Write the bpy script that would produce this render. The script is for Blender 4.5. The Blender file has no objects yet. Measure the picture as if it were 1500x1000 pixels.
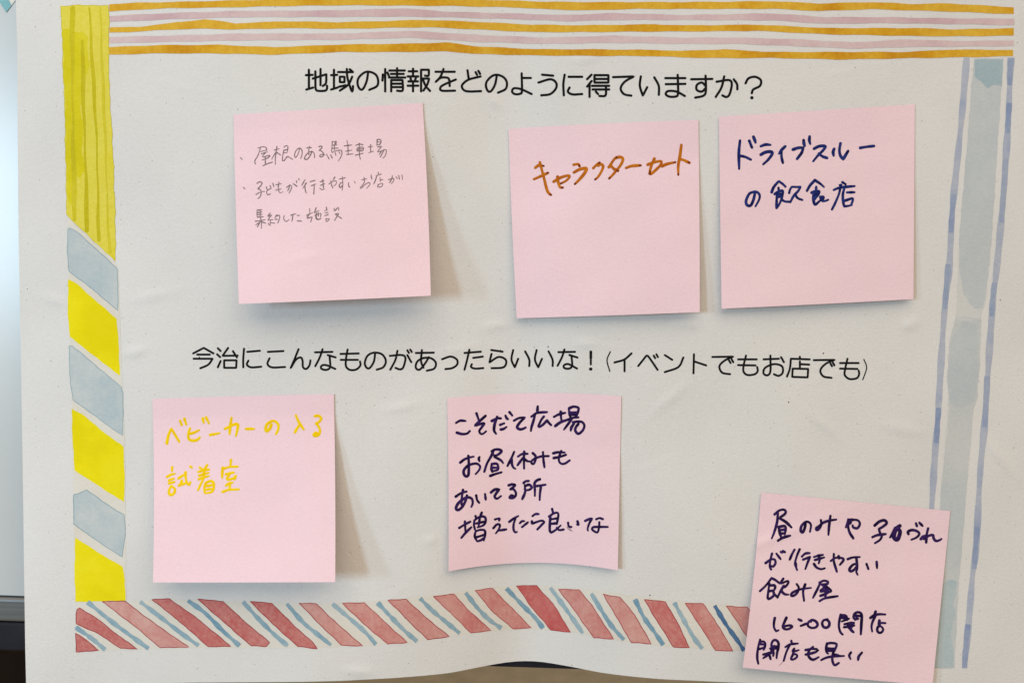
import bpy, math, random
import numpy as np
from mathutils import Vector, Matrix
from mathutils.geometry import delaunay_2d_cdt
random.seed(7)
S = bpy.context.scene
COL = S.collection

# ------------------------------------------------------------------ camera, world, lamps, exposure
PITCH, ROLL = math.radians(5.5), math.radians(1.9)
DIST, FPX = 0.348, 1299.0
CZ = 1.25                                            # height of the middle of the view on the board
fwd = Vector((0, math.cos(PITCH), -math.sin(PITCH)))
up0 = Vector((0, math.sin(PITCH), math.cos(PITCH)))
X0 = Vector((1, 0, 0))
RIGHT = X0*math.cos(ROLL) + up0*math.sin(ROLL)
UP = -X0*math.sin(ROLL) + up0*math.cos(ROLL)
CAM = Vector((0, 0, CZ)) - fwd*DIST
cd = bpy.data.cameras.new('camera')
cd.sensor_width, cd.sensor_fit = 36.0, 'HORIZONTAL'
cd.lens = 36.0*FPX/1500.0
cd.clip_start, cd.clip_end = 0.01, 100.0
cam = bpy.data.objects.new('camera', cd); COL.objects.link(cam)
m = Matrix.Identity(4)
for i in range(3):
    m[i][0], m[i][1], m[i][2], m[i][3] = RIGHT[i], UP[i], -fwd[i], CAM[i]
cam.matrix_world = m
S.camera = cam

w = bpy.data.worlds.new('World'); S.world = w; w.use_nodes = True
bg = w.node_tree.nodes['Background']
bg.inputs['Color'].default_value = (1.0, 0.83, 0.645, 1); bg.inputs['Strength'].default_value = 0.325

def area(name, loc, target, sx, sy, power, col):
    l = bpy.data.lights.new(name, 'AREA'); l.shape = 'RECTANGLE'; l.size, l.size_y = sx, sy
    l.energy = power; l.color = col
    o = bpy.data.objects.new(name, l); COL.objects.link(o)
    o.location = loc
    o.rotation_euler = (Vector(target)-Vector(loc)).to_track_quat('-Z', 'Y').to_euler()
    return o
ctr = (0, 0, CZ)
area('window_near', (-0.72, -0.92, CZ+0.08), ctr, 0.13, 0.30, 5.0, (0.58, 0.82, 1.0))
area('window_far', (-1.02, -0.74, CZ+0.04), ctr, 0.11, 0.20, 3.4, (0.58, 0.82, 1.0))
area('ceiling_lamp', (0.5, -1.75, CZ+2.25), (0.05, 0, CZ), 4.6, 2.6, 94, (1.0, 0.83, 0.665))

S.view_settings.view_transform = 'Standard'; S.view_settings.look = 'None'
S.view_settings.exposure = -0.08; S.view_settings.gamma = 1.0; S.view_settings.use_curve_mapping = False
S.render.engine = 'CYCLES'
S.cycles.max_bounces = 6

# ------------------------------------------------------------------ geometry helpers
def ray(px, py):
    return RIGHT*((px-750)/FPX) - UP*((py-500)/FPX) + fwd
def at_y(px, py, y):                                  # point of the picture standing on the plane at depth y
    d = ray(px, py)
    return CAM + d*((y-CAM.y)/d.y)

def sstep(a, b, x):
    t = min(1, max(0, (x-a)/(b-a))); return t*t*(3-2*t)
CREASES = [((705,482),(745,472),.16),((640,520),(700,505),.10),((560,600),(615,590),.12),((180,518),(215,510),.16),
           ((415,385),(470,372),.10),((840,500),(872,506),.12),((718,140),(735,158),.12),((985,470),(1030,478),.14),
           ((1320,478),(1345,470),.18),((190,440),(260,425),.12),((620,795),(640,786),.1),((505,980),(545,984),.2),
           ((1290,620),(1350,632),.13),((60,430),(100,445),.14),((300,480),(330,560),.12),((950,610),(1010,560),.14),
           ((1180,600),(1230,640),.12),((840,90),(880,80),.12),((1440,640),(1490,700),.15),((560,130),(640,150),.08)]
SHARP = [((838,506),(872,500),.10),((872,500),(905,508),.07),((738,479),(752,473),.10),((712,138),(736,160),.10),((183,520),(216,512),.12),((978,476),(1024,471),.09),
         ((1322,482),(1346,474),.11),((556,604),(612,592),.08),((618,793),(640,788),.10),((1292,628),(1345,634),.09),((505,984),(545,985),.12),((842,92),(878,84),.08),
         ((60,436),(98,447),.09),((300,545),(345,560),.07),((690,640),(722,700),.07),((930,690),(985,668),.08),((1010,650),(1040,700),.06),((1180,560),(1245,540),.07),
         ((1395,470),(1440,462),.08),((560,880),(600,850),.07),((960,900),(1010,912),.08),((420,500),(470,490),.06),((640,330),(668,380),.07),((240,120),(300,135),.06),((1200,110),(1260,100),.06)]
def lift(px, py):                                     # how far the sheet stands off the whiteboard, metres
    L = 3.6 + 0.7*math.sin(px/210+0.6)*math.cos(py/260) + 0.36*math.sin(px/83+py/120) + 0.27*math.sin(py/61-px/140+1.0)
    L += 0.13*math.sin(px/37-py/55+.8*math.sin(py/90)) + 0.10*math.sin(px/29+py/33+1.3*math.sin(px/120))
    wv = .62+.38*sstep(420, 1010, py)
    L += wv*10.5*(1-math.exp(-((px-(735+37*sstep(300, 900, py)))/(185-45*sstep(300, 900, py)))**2)) * (0.8+0.2*math.cos((px-400)/300))
    L += wv*2.6*(1-math.exp(-((px-(748+22*sstep(300, 900, py)))/58)**2))
    L += 0.5*sstep(250, 0, py)*math.cos((px-760)/95)*math.exp(-((px-760)/260)**2)
    L += 0.45*math.exp(-((px-1150-.25*(py-600))/48)**2)*sstep(480, 640, py) - 0.4*math.exp(-((px-560+.1*(py-500))/40)**2)*sstep(430, 600, py)
    L += 2.2*sstep(180, 20, px)*sstep(650, 1000, py)
    for (a, b, amp) in CREASES:
        vx, vy = b[0]-a[0], b[1]-a[1]; n2 = vx*vx+vy*vy
        t = ((px-a[0])*vx+(py-a[1])*vy)/n2
        if -0.6 < t < 1.6:
            n = math.sqrt(n2); d = ((px-a[0])*vy-(py-a[1])*vx)/n
            if abs(d) < 40:
                L += 2.1*amp*math.exp(-(d/7.5)**2)*math.exp(-((t-.5)/.45)**2)*1.2
    for (a, b, amp) in SHARP:
        if abs(px-a[0]) < 90 and abs(py-a[1]) < 90:
            vx, vy = b[0]-a[0], b[1]-a[1]; n2 = vx*vx+vy*vy
            t = ((px-a[0])*vx+(py-a[1])*vy)/n2
            d = ((px-a[0])*vy-(py-a[1])*vx)/math.sqrt(n2) + 4*math.sin(3*t)*.5
            if -0.7 < t < 1.7 and abs(d) < 40:
                L += amp*math.exp(-((t-.5)/.5)**2)*(math.exp(-(d/4.6)**2)-.6*math.exp(-((d-9)/8)**2))
    return L*0.001
def paper(px, py, up=0.0):
    return at_y(px, py, -(lift(px, py)+up))

def parent_to(o, p):
    if p is not None: o.parent = p
ROOT = {}
def root_loc(p):
    while p.parent: p = p.parent
    return p.location
def obj(name, verts, faces, mat, parent=None, smooth=True):
    base = root_loc(parent) if parent is not None else Vector((0, 0, 0))
    me = bpy.data.meshes.new(name)
    me.from_pydata([tuple(Vector(v)-base) for v in verts], [], faces)
    me.validate(); me.update()
    me.materials.append(mat)
    if smooth: me.polygons.foreach_set('use_smooth', [True]*len(me.polygons))
    o = bpy.data.objects.new(name, me); COL.objects.link(o); parent_to(o, parent)
    return o
def empty(name, loc=(0,0,0), parent=None):
    o = bpy.data.objects.new(name, None); COL.objects.link(o); o.location = loc; o.empty_display_size = .02
    parent_to(o, parent); return o
def tag(o, label, cat, group=None):
    o['label'] = label; o['category'] = cat
    if group: o['group'] = group

def sheet(fn, nu, nv, thick):                          # a thin sheet of paper with its own thickness
    V = []; F = []
    for k in range(2):
        for j in range(nv+1):
            for i in range(nu+1):
                p = fn(i/nu, j/nv); V.append(p + Vector((0, thick*k, 0)))
    n = (nu+1)*(nv+1); W = nu+1
    for j in range(nv):
        for i in range(nu):
            a = j*W+i
            F.append((a, a+W, a+W+1, a+1)); F.append((n+a, n+a+1, n+a+W+1, n+a+W))
    rim = [i for i in range(W)] + [j*W+nu for j in range(1, nv+1)] + [nv*W+i for i in range(nu-1, -1, -1)] + [j*W for j in range(nv-1, 0, -1)]
    m0 = len(V); k = len(rim)
    V += [V[a] for a in rim] + [V[n+a] for a in rim]     # the cut edge has vertices of its own, so it stays crisp
    for i in range(k):
        j = (i+1) % k; F.append((m0+i, m0+j, m0+k+j, m0+k+i))
    return V, F

def smooth_path(pts, corners, step):
    """Catmull-Rom through pts, broken at corners; returns dense points."""
    runs = []; cur = [pts[0]]
    for i in range(1, len(pts)):
        cur.append(pts[i])
        if corners[i] and i < len(pts)-1: runs.append(cur); cur = [pts[i]]
    runs.append(cur); out = []
    for r in runs:
        if len(r) == 1: out += r; continue
        P = [(2*r[0][0]-r[1][0], 2*r[0][1]-r[1][1])] + r + [(2*r[-1][0]-r[-2][0], 2*r[-1][1]-r[-2][1])]
        for i in range(1, len(P)-2):
            p0, p1, p2, p3 = P[i-1], P[i], P[i+1], P[i+2]
            n = max(2, int(math.hypot(p2[0]-p1[0], p2[1]-p1[1])/step))
            for k in range(n):
                t = k/n
                out.append(tuple(.5*((2*p1[c])+(-p0[c]+p2[c])*t+(2*p0[c]-5*p1[c]+4*p2[c]-p3[c])*t*t+(-p0[c]+3*p1[c]-3*p2[c]+p3[c])*t**3) for c in (0, 1)))
        out.append(r[-1]) if r is runs[-1] else None
    return out
PROFILE = [(-1, .0), (-.72, .75), (-.28, 1), (.28, 1), (.72, .75), (1, .0)]
def ribbon(V, F, path, width, place, low, high, taper=None, ends=((-1.0, -.8, -.5), (.5, .8, 1.0))):
    """a low rounded bead of ink along a path given in picture points, laid on the surface 'place'"""
    n = len(path)
    if n < 2: return
    # round caps
    def tangent(i):
        a, b = path[max(0, i-1)], path[min(n-1, i+1)]
        dx, dy = b[0]-a[0], b[1]-a[1]; l = math.hypot(dx, dy) or 1
        return dx/l, dy/l
    secs = []
    r = width/2
    for s in ends[0]:
        tx, ty = tangent(0); q = math.sqrt(max(0.02, 1-s*s)); w0 = taper(0) if taper else 1
        secs.append((path[0][0]+tx*s*r*w0*.9, path[0][1]+ty*s*r*w0*.9, tx, ty, r*q*w0, .6+.4*q))
    for i in range(n):
        tx, ty = tangent(i); w0 = taper(i/(n-1)) if taper else 1
        secs.append((path[i][0], path[i][1], tx, ty, r*w0, 1))
    for s in ends[1]:
        tx, ty = tangent(n-1); q = math.sqrt(max(0.02, 1-s*s)); w0 = taper(1) if taper else 1
        secs.append((path[-1][0]+tx*s*r*w0*.9, path[-1][1]+ty*s*r*w0*.9, tx, ty, r*q*w0, .6+.4*q))
    b = len(V); m_ = len(PROFILE)
    for (x, y, tx, ty, rr, hh) in secs:
        for (o, h) in PROFILE:
            V.append(place(x-ty*o*rr, y+tx*o*rr, low+(high-low)*h*hh))
    for i in range(len(secs)-1):
        for k in range(m_-1):
            a = b+i*m_+k; F.append((a, a+1, a+1+m_, a+m_))
def parse(s):
    out = []
    for st in s.split(';'):
        pts = []; cor = []
        for tok in st.split():
            cor.append(tok.endswith('!')); x, y = tok.rstrip('!').split(','); pts.append((float(x), float(y)))
        if len(pts) > 1: out.append((pts, cor))
    return out
def write(name, blocks, mat, parent, place, jitter=0.12, low=.02e-3, high=.07e-3, press=True, cap=None, bold=1.27):
    """blocks: (x0, y0, scale, width, strokes) traced strokes -> one mesh for the line of writing"""
    V = []; F = []; k = 0; CV = []; CF = []
    for (x0, y0, s, wd, strokes) in blocks:
        for pts, cor in parse(strokes):
            k += 1
            wd_ = wd*bold
            P = smooth_path([(x0+x/s, y0+y/s) for x, y in pts], cor, 0.9)
            ph = random.random()*6; wj = 1+jitter*(random.random()-.5)
            tp = (lambda t, ph=ph, wj=wj: wj*(1+.10*math.sin(ph+t*5)-.18*max(0, t-.75)*4*press)) if press else None
            ribbon(V, F, P, wd_/s, place, low, high+(k % 7)*.003e-3, tp)
            if cap is not None and len(P) > 6:
                ribbon(CV, CF, P[-3:], wd/s*.72, place, high+.02e-3, high+.05e-3)
    o = obj(name, V, F, mat, parent)
    if cap is not None: obj('ink_pool', CV, CF, cap, o)
    return o
def fill(polys, place, up, step=7.0):
    """filled outlines (picture points) cut into small triangles that follow the surface"""
    V = []; F = []
    for poly in polys:
        pts = [Vector(p) for p in poly]; n = len(pts)
        xs = [p[0] for p in poly]; ys = [p[1] for p in poly]
        edges = [(i, (i+1) % n) for i in range(n)]
        inner = []
        y = min(ys)+step/2; row = 0
        while y < max(ys):
            x = min(xs)+step/2+(row % 2)*step/2
            while x < max(xs):
                inside = False
                for i in range(n):
                    a, b = poly[i], poly[(i+1) % n]
                    if (a[1] > y) != (b[1] > y) and x < (b[0]-a[0])*(y-a[1])/(b[1]-a[1])+a[0]: inside = not inside
                if inside: inner.append(Vector((x, y)))
                x += step
            y += step; row += 1
        v2, _, f2, *_r = delaunay_2d_cdt(pts+inner, edges, [list(range(n))], 1, 1e-4)
        b0 = len(V)
        for q in v2: V.append(place(q.x, q.y, up))
        for f in f2:
            a = [v2[i] for i in f]
            s = sum(a[i].x*a[(i+1) % len(a)].y-a[(i+1) % len(a)].x*a[i].y for i in range(len(a)))
            F.append(tuple(b0+i for i in (f if s < 0 else reversed(f))))
    return V, F
def wobble(poly, amp=0.5, step=4.0, seed=0):           # a hand-painted edge
    rnd = random.Random(seed); out = []; n = len(poly)
    p1, p2 = rnd.random()*6, rnd.random()*6
    s = 0
    for i in range(n):
        a, b = poly[i], poly[(i+1) % n]
        l = math.hypot(b[0]-a[0], b[1]-a[1]); k = max(1, int(l/step))
        nx, ny = -(b[1]-a[1])/(l or 1), (b[0]-a[0])/(l or 1)
        for j in range(k):
            t = j/k; s += l/k
            d = amp*(.6*math.sin(s/9+p1)+.5*math.sin(s/3.7+p2)+.5*(rnd.random()-.5))*(0 if j == 0 and k > 1 else 1)
            out.append((a[0]+(b[0]-a[0])*t+nx*d, a[1]+(b[1]-a[1])*t+ny*d))
    return out

# ------------------------------------------------------------------ materials
def new_mat(name, rough=.85, spec=.25):
    mt = bpy.data.materials.new(name); mt.use_nodes = True
    b = mt.node_tree.nodes['Principled BSDF']
    b.inputs['Roughness'].default_value = rough; b.inputs['Specular IOR Level'].default_value = spec
    return mt, mt.node_tree, b
def noise(nt, scale, detail=3, rough=.55, coord=None):
    n = nt.nodes.new('ShaderNodeTexNoise'); n.inputs['Scale'].default_value = scale
    n.inputs['Detail'].default_value = detail; n.inputs['Roughness'].default_value = rough
    if coord is not None: nt.links.new(coord, n.inputs['Vector'])
    return n
def coords(nt):
    return nt.nodes.new('ShaderNodeTexCoord').outputs['Object']
def ramp(nt, fac, stops):
    r = nt.nodes.new('ShaderNodeValToRGB'); nt.links.new(fac, r.inputs['Fac'])
    e = r.color_ramp.elements
    e[0].position, e[0].color = stops[0][0], (*stops[0][1], 1)
    e[1].position, e[1].color = stops[-1][0], (*stops[-1][1], 1)
    for p, c in stops[1:-1]:
        x = e.new(p); x.color = (*c, 1)
    return r.outputs['Color']
def mix(nt, fac, a, b, mode='MIX'):
    n = nt.nodes.new('ShaderNodeMix'); n.data_type = 'RGBA'; n.blend_type = mode
    if isinstance(fac, float): n.inputs[0].default_value = fac
    else: nt.links.new(fac, n.inputs[0])
    for s, v in ((n.inputs[6], a), (n.inputs[7], b)):
        if isinstance(v, tuple): s.default_value = (*v, 1)
        else: nt.links.new(v, s)
    return n.outputs[2]
def bump(nt, b, h, strength, dist):
    n = nt.nodes.new('ShaderNodeBump'); n.inputs['Strength'].default_value = strength; n.inputs['Distance'].default_value = dist
    nt.links.new(h, n.inputs['Height']); nt.links.new(n.outputs['Normal'], b.inputs['Normal'])

def paper_mat(name, c, specks=True, fibre=1.0, tone=.065, bumpd=.00018):
    mt, nt, b = new_mat(name, .9, .15); co = coords(nt)
    n1 = noise(nt, 1300, 4, .75, co); n2 = noise(nt, 28, 3, .5, co)
    d = tuple(v*(1-tone*1.6) for v in c); l = tuple(min(1, v*(1+tone)) for v in c)
    col = ramp(nt, n1.outputs['Fac'], [(.25, d), (.5, c), (.75, l)])
    col = mix(nt, .5, col, ramp(nt, n2.outputs['Fac'], [(.3, tuple(v*(1-tone*.7) for v in c)), (.7, tuple(min(1, v*(1+tone*.5)) for v in c))]))
    if specks:
        for sc, th, dark in ((75, .024, (.10, .09, .085)), (150, .035, (.34, .31, .28)), (330, .075, (.46, .44, .41))):
            v = nt.nodes.new('ShaderNodeTexVoronoi'); v.inputs['Scale'].default_value = sc; nt.links.new(co, v.inputs['Vector'])
            # only some of the cells carry a speck of toner
            lt = nt.nodes.new('ShaderNodeMath'); lt.operation = 'LESS_THAN'; lt.inputs[1].default_value = th
            nt.links.new(v.outputs['Distance'], lt.inputs[0])
            sp = nt.nodes.new('ShaderNodeSeparateColor'); nt.links.new(v.outputs['Color'], sp.inputs['Color'])
            g = nt.nodes.new('ShaderNodeMath'); g.operation = 'GREATER_THAN'; g.inputs[1].default_value = .45
            nt.links.new(sp.outputs['Red'], g.inputs[0])
            mu = nt.nodes.new('ShaderNodeMath'); mu.operation = 'MULTIPLY'
            nt.links.new(lt.outputs[0], mu.inputs[0]); nt.links.new(g.outputs[0], mu.inputs[1])
            col = mix(nt, mu.outputs[0], col, dark)
    nt.links.new(col, b.inputs['Base Color'])
    nb = noise(nt, 1100, 5, .72, co); bump(nt, b, nb.outputs['Fac'], 1.0*fibre, bumpd)
    return mt
def wash_mat(name, c, light, dark, scale=45, spread=.16, gran=.3):
    """watercolour: pigment that pools darker and thins to lighter in places, with paper grain"""
    c, light, dark = (tuple(v*.87 for v in k) for k in (c, light, dark))
    mt, nt, b = new_mat(name, .9, .12); co = coords(nt)
    n1 = noise(nt, scale, 3, .55, co); n2 = noise(nt, 700, 4, .7, co); n3 = noise(nt, scale*4.5, 3, .6, co)
    oi = nt.nodes.new('ShaderNodeObjectInfo')
    ad = nt.nodes.new('ShaderNodeMath'); ad.operation = 'MULTIPLY_ADD'; ad.inputs[1].default_value = .34
    nt.links.new(oi.outputs['Random'], ad.inputs[0])
    sb = nt.nodes.new('ShaderNodeMath'); sb.operation = 'SUBTRACT'; sb.inputs[1].default_value = .17
    nt.links.new(n1.outputs['Fac'], sb.inputs[0]); nt.links.new(sb.outputs[0], ad.inputs[2])
    col = ramp(nt, ad.outputs[0], [(.5-spread, dark), (.5, c), (.5+spread, light)])
    col = mix(nt, .22, col, ramp(nt, n3.outputs['Fac'], [(.35, dark), (.65, light)]))
    col = mix(nt, gran, col, ramp(nt, n2.outputs['Fac'], [(.3, dark), (.7, light)]))
    nt.links.new(col, b.inputs['Base Color'])
    nb = noise(nt, 1100, 5, .72, co); bump(nt, b, nb.outputs['Fac'], 1.0, .00016)
    return mt
def ink_mat(name, c, c2, rough=.75, scale=500, spec=.06):
    mt, nt, b = new_mat(name, rough, spec); co = coords(nt)
    n1 = noise(nt, scale, 3, .6, co)
    nt.links.new(ramp(nt, n1.outputs['Fac'], [(.35, c), (.68, c2)]), b.inputs['Base Color'])
    return mt

M = {}
M['paper'] = paper_mat('poster_paper', (.68, .682, .682))
M['note'] = paper_mat('pink_note_paper', (.82, .618, .69), specks=False, tone=.045, bumpd=.00016)
M['black'] = ink_mat('printed_black', (.006, .006, .007), (.013, .013, .013), .9)
M['navy'] = ink_mat('navy_marker', (.007, .003, .026), (.040, .016, .115))
M['blue'] = ink_mat('blue_marker', (.004, .007, .066), (.022, .038, .21))
M['orange_ink'] = ink_mat('orange_brown_marker', (.40, .105, .006), (.54, .18, .010), .7, 260)
M['brown_ink'] = ink_mat('pooled_brown_ink', (.12, .02, .008), (.2, .04, .01), .55)
M['yellow_ink'] = ink_mat('yellow_marker', (.78, .52, .003), (.86, .62, .008), .7, 260)
M['pencil'] = ink_mat('grey_pencil', (.13, .095, .105), (.36, .27, .29), .6, 1500)
M['gold'] = wash_mat('golden_wash', (.72, .375, .014), (.82, .53, .06), (.58, .235, .004), 42, .09, .4)
M['rose'] = wash_mat('rose_wash', (.68, .50, .53), (.76, .62, .62), (.60, .39, .45), 40)
M['lime'] = wash_mat('yellow_green_wash', (.80, .71, .05), (.84, .75, .12), (.68, .585, .006), 40, .12, .4)
M['lime_streak'] = wash_mat('yellow_green_streak', (.66, .57, .014), (.74, .65, .05), (.54, .47, .006), 45, .12, .35)
M['lime_deep'] = wash_mat('yellow_green_deep', (.74, .66, .012), (.80, .71, .05), (.66, .575, .004), 45)
M['peri_deep'] = wash_mat('periwinkle_deep', (.33, .405, .58), (.44, .50, .62), (.23, .31, .53), 60)
M['lemon'] = wash_mat('lemon_wash', (.92, .80, .006), (.94, .84, .02), (.84, .71, .003), 50, gran=.08)
M['mist'] = wash_mat('pale_blue_wash', (.53, .605, .64), (.64, .68, .69), (.44, .55, .61), 55, .11, .4)
M['mist_edge'] = wash_mat('blue_wash_edge', (.30, .44, .50), (.42, .54, .58), (.2, .35, .42), 60)
M['red'] = wash_mat('red_wash', (.62, .235, .22), (.72, .42, .38), (.54, .11, .11), 75, .2, .4)
M['pale_red'] = wash_mat('pale_red_wash', (.68, .35, .32), (.76, .50, .45), (.60, .22, .21), 75, .2, .4)
M['deep_red'] = wash_mat('deep_red_wash', (.58, .125, .12), (.66, .26, .24), (.50, .05, .06), 75, .2, .4)
M['red_edge'] = wash_mat('red_wash_edge', (.42, .07, .08), (.52, .14, .14), (.32, .03, .04), 90)
M['line_blue'] = wash_mat('line_blue_wash', (.28, .44, .54), (.42, .55, .61), (.14, .31, .46), 70, .2)
M['line_navy'] = wash_mat('line_navy_wash', (.08, .18, .36), (.13, .26, .42), (.04, .10, .26), 70, .2)
M['peri'] = wash_mat('periwinkle_wash', (.42, .48, .62), (.54, .58, .66), (.27, .34, .56), 50, .13)
M['sage'] = wash_mat('sage_blue_wash', (.545, .60, .645), (.62, .66, .685), (.47, .55, .605), 34, .13, .4)
M['sage_pale'] = wash_mat('pale_sage_wash', (.60, .64, .66), (.67, .69, .69), (.53, .59, .63), 34, .13, .4)
M['teal_wash'] = wash_mat('teal_wash', (.43, .55, .61), (.54, .62, .65), (.34, .48, .56), 60, .13)
M['sage_thin'] = wash_mat('thin_sage_wash', (.67, .69, .70), (.73, .74, .73), (.61, .65, .67), 34, .13, .4)
M['cream'] = wash_mat('cream_wash', (.78, .755, .69), (.80, .785, .74), (.74, .70, .62), 60)

# ------------------------------------------------------------------ the whiteboard and what shows below it
def bevel_box(name, x0, x1, y0, y1, z0, z1, mat, parent, bev=.002):
    import bmesh
    bm = bmesh.new()
    bmesh.ops.create_cube(bm, size=1)
    for v in bm.verts:
        v.co = Vector(((x0+x1)/2+v.co.x*(x1-x0), (y0+y1)/2+v.co.y*(y1-y0), (z0+z1)/2+v.co.z*(z1-z0)))
    bmesh.ops.bevel(bm, geom=bm.edges[:], offset=bev, segments=3, affect='EDGES', profile=.6)
    V = [v.co.copy() for v in bm.verts]; F = [tuple(v.index for v in f.verts) for f in bm.faces]
    bm.free()
    return obj(name, V, F, mat, parent, smooth=False)

mt, nt, b = new_mat('board_enamel', .27, .5); co = coords(nt)
nt.links.new(ramp(nt, noise(nt, 9, 3, .5, co).outputs['Fac'], [(.3, (.50, .53, .55)), (.7, (.55, .58, .59))]), b.inputs['Base Color'])
M['enamel'] = mt
mt, nt, b = new_mat('brushed_aluminium', .42, .5); co = coords(nt); b.inputs['Metallic'].default_value = .7
mp = nt.nodes.new('ShaderNodeMapping'); mp.inputs['Scale'].default_value = (3, 400, 400); nt.links.new(co, mp.inputs['Vector'])
nt.links.new(ramp(nt, noise(nt, 2, 3, .5, mp.outputs[0]).outputs['Fac'], [(.3, (.16, .165, .17)), (.7, (.21, .215, .22))]), b.inputs['Base Color'])
M['alu'] = mt
mt, nt, b = new_mat('dark_tray_plastic', .6, .15); co = coords(nt)
nt.links.new(ramp(nt, noise(nt, 60, 3, .5, co).outputs['Fac'], [(.3, (.012, .012, .018)), (.7, (.022, .022, .03))]), b.inputs['Base Color'])
M['tray'] = mt
mt, nt, b = new_mat('tan_floor', .7, .3); co = coords(nt)
nt.links.new(ramp(nt, noise(nt, 14, 6, .65, co).outputs['Fac'], [(.3, (.42, .36, .26)), (.7, (.52, .45, .33))]), b.inputs['Base Color'])
M['floor'] = mt
mt, nt, b = new_mat('dark_wood', .6, .15); co = coords(nt)
mp = nt.nodes.new('ShaderNodeMapping'); mp.inputs['Scale'].default_value = (40, 40, 3); nt.links.new(co, mp.inputs['Vector'])
nt.links.new(ramp(nt, noise(nt, 2, 5, .6, mp.outputs[0]).outputs['Fac'], [(.3, (.008, .004, .002)), (.7, (.02, .010, .005))]), b.inputs['Base Color'])
M['wood'] = mt

z_edge = at_y(0, 872, 0.0).z
z_mid = at_y(0, 911, -0.0015).z
z_low = at_y(0, 953, -0.0015).z
board = empty('whiteboard', (0, 0.02, z_low))
tag(board, 'white enamel whiteboard behind the poster with grey metal bottom rail and dark lower edge', 'whiteboard')
bevel_box('panel', -.80, .80, .0, .014, z_edge, 2.0, M['enamel'], board, .0006)
bevel_box('bottom_rail', -.80, .80, -.0015, .020, z_mid+.0003, z_edge-.0003, M['alu'], board, .0014)
bevel_box('lower_edge', -.80, .80, -.0010, .024, z_low, z_mid-.0003, M['tray'], board, .0010)

fl = obj('floor', [(-40, -10, 0), (40, -10, 0), (40, 60, 0), (-40, 60, 0)], [(0, 1, 2, 3)], M['floor'], smooth=False)
fl['kind'] = 'structure'
pc = at_y(25, 985, .45)
cab = empty('wooden_cabinet', (pc.x-.3, .6, 0))
tag(cab, 'dark brown wooden cabinet standing in shadow below the left end of the whiteboard', 'cabinet')
bevel_box('carcass', pc.x-.62, pc.x+.05, .40, .80, .05, .93, M['wood'], cab, .004)
bevel_box('top', pc.x-.64, pc.x+.06, .38, .82, .931, .955, M['wood'], cab, .004)
bevel_box('plinth', pc.x-.60, pc.x+.03, .43, .78, .0, .049, M['tray'], cab, .003)

# strip of tape at the very corner of the picture, stuck on the board beside the sheet
tape = empty('masking_tape', at_y(5, 3, 0))
tag(tape, 'short strip of teal and white decorative tape stuck on the whiteboard left of the poster', 'tape')
M['tape_white'] = paper_mat('tape_white', (.72, .74, .70), specks=False)
M['tape_teal'] = paper_mat('tape_teal', (.22, .47, .52), specks=False)
def board_pt(px, py, up=0.0): return at_y(px, py, -(.00015+up))
V, F = fill([[(-22, -14), (-4, -2), (9, 19), (24, -1), (40, -30), (0, -60)]], lambda x, y, u: at_y(x, y, -(.0002+.00006*math.sin(x/3))), 0)
n = len(V); V = V+[v+Vector((0, .0001, 0)) for v in V]; F = F+[tuple(n+i for i in reversed(f)) for f in F]
obj('strip', V, F, M['tape_white'], tape)
V, F = fill([[(-20, -14), (-4, -2), (9, 18.2), (17, 8.5), (2, -20), (-4, -40)]], lambda x, y, u: at_y(x, y, -(.0003+.00006*math.sin(x/3))), 0)
obj('teal_stripe', V, F, M['tape_teal'], tape)

# ------------------------------------------------------------------ the poster
def interp(tab, x):
    return float(np.interp(x, [t[0] for t in tab], [t[1] for t in tab]))
LEFT = [(-70, 19), (0, 23), (60, 25), (200, 26), (333, 27), (500, 30), (667, 33), (850, 35.5), (950, 37), (1010, 38.5)]
BOTTOM = [(38, 1006), (120, 1003), (288, 999), (440, 998), (500, 996.5), (572, 992.6), (615, 989.5), (660, 985), (704, 976), (743, 969), (770, 967), (796, 968.6),
          (836, 975.5), (880, 984.5), (924, 990), (968, 994), (1056, 998), (1100, 1000), (1250, 1005), (1525, 1012)]
def bottom_y(px):
    return sum(interp(BOTTOM, px+d)*w for d, w in ((-14, .25), (0, .5), (14, .25)))
def sheet_px(u, v):
    top, xr0, xr1 = -66, 1572, 1528
    xb = 38.5+(xr1-38.5)*u
    yb = bottom_y(xb)
    y = top+(yb-top)*v
    xl = interp(LEFT, y); xr = xr0+(xr1-xr0)*v
    return xl+(xr-xl)*u, y
poster = empty('poster', paper(750, 1000) + Vector((0, 0, 0)))
tag(poster, 'white paper poster with painted striped border and two printed headings, on the whiteboard', 'poster')
V, F = sheet(lambda u, v: paper(*sheet_px(u, v)), 420, 290, .00018)
obj('sheet', V, F, M['paper'], poster)

LA, LB, LC = .045e-3, .070e-3, .090e-3
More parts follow.
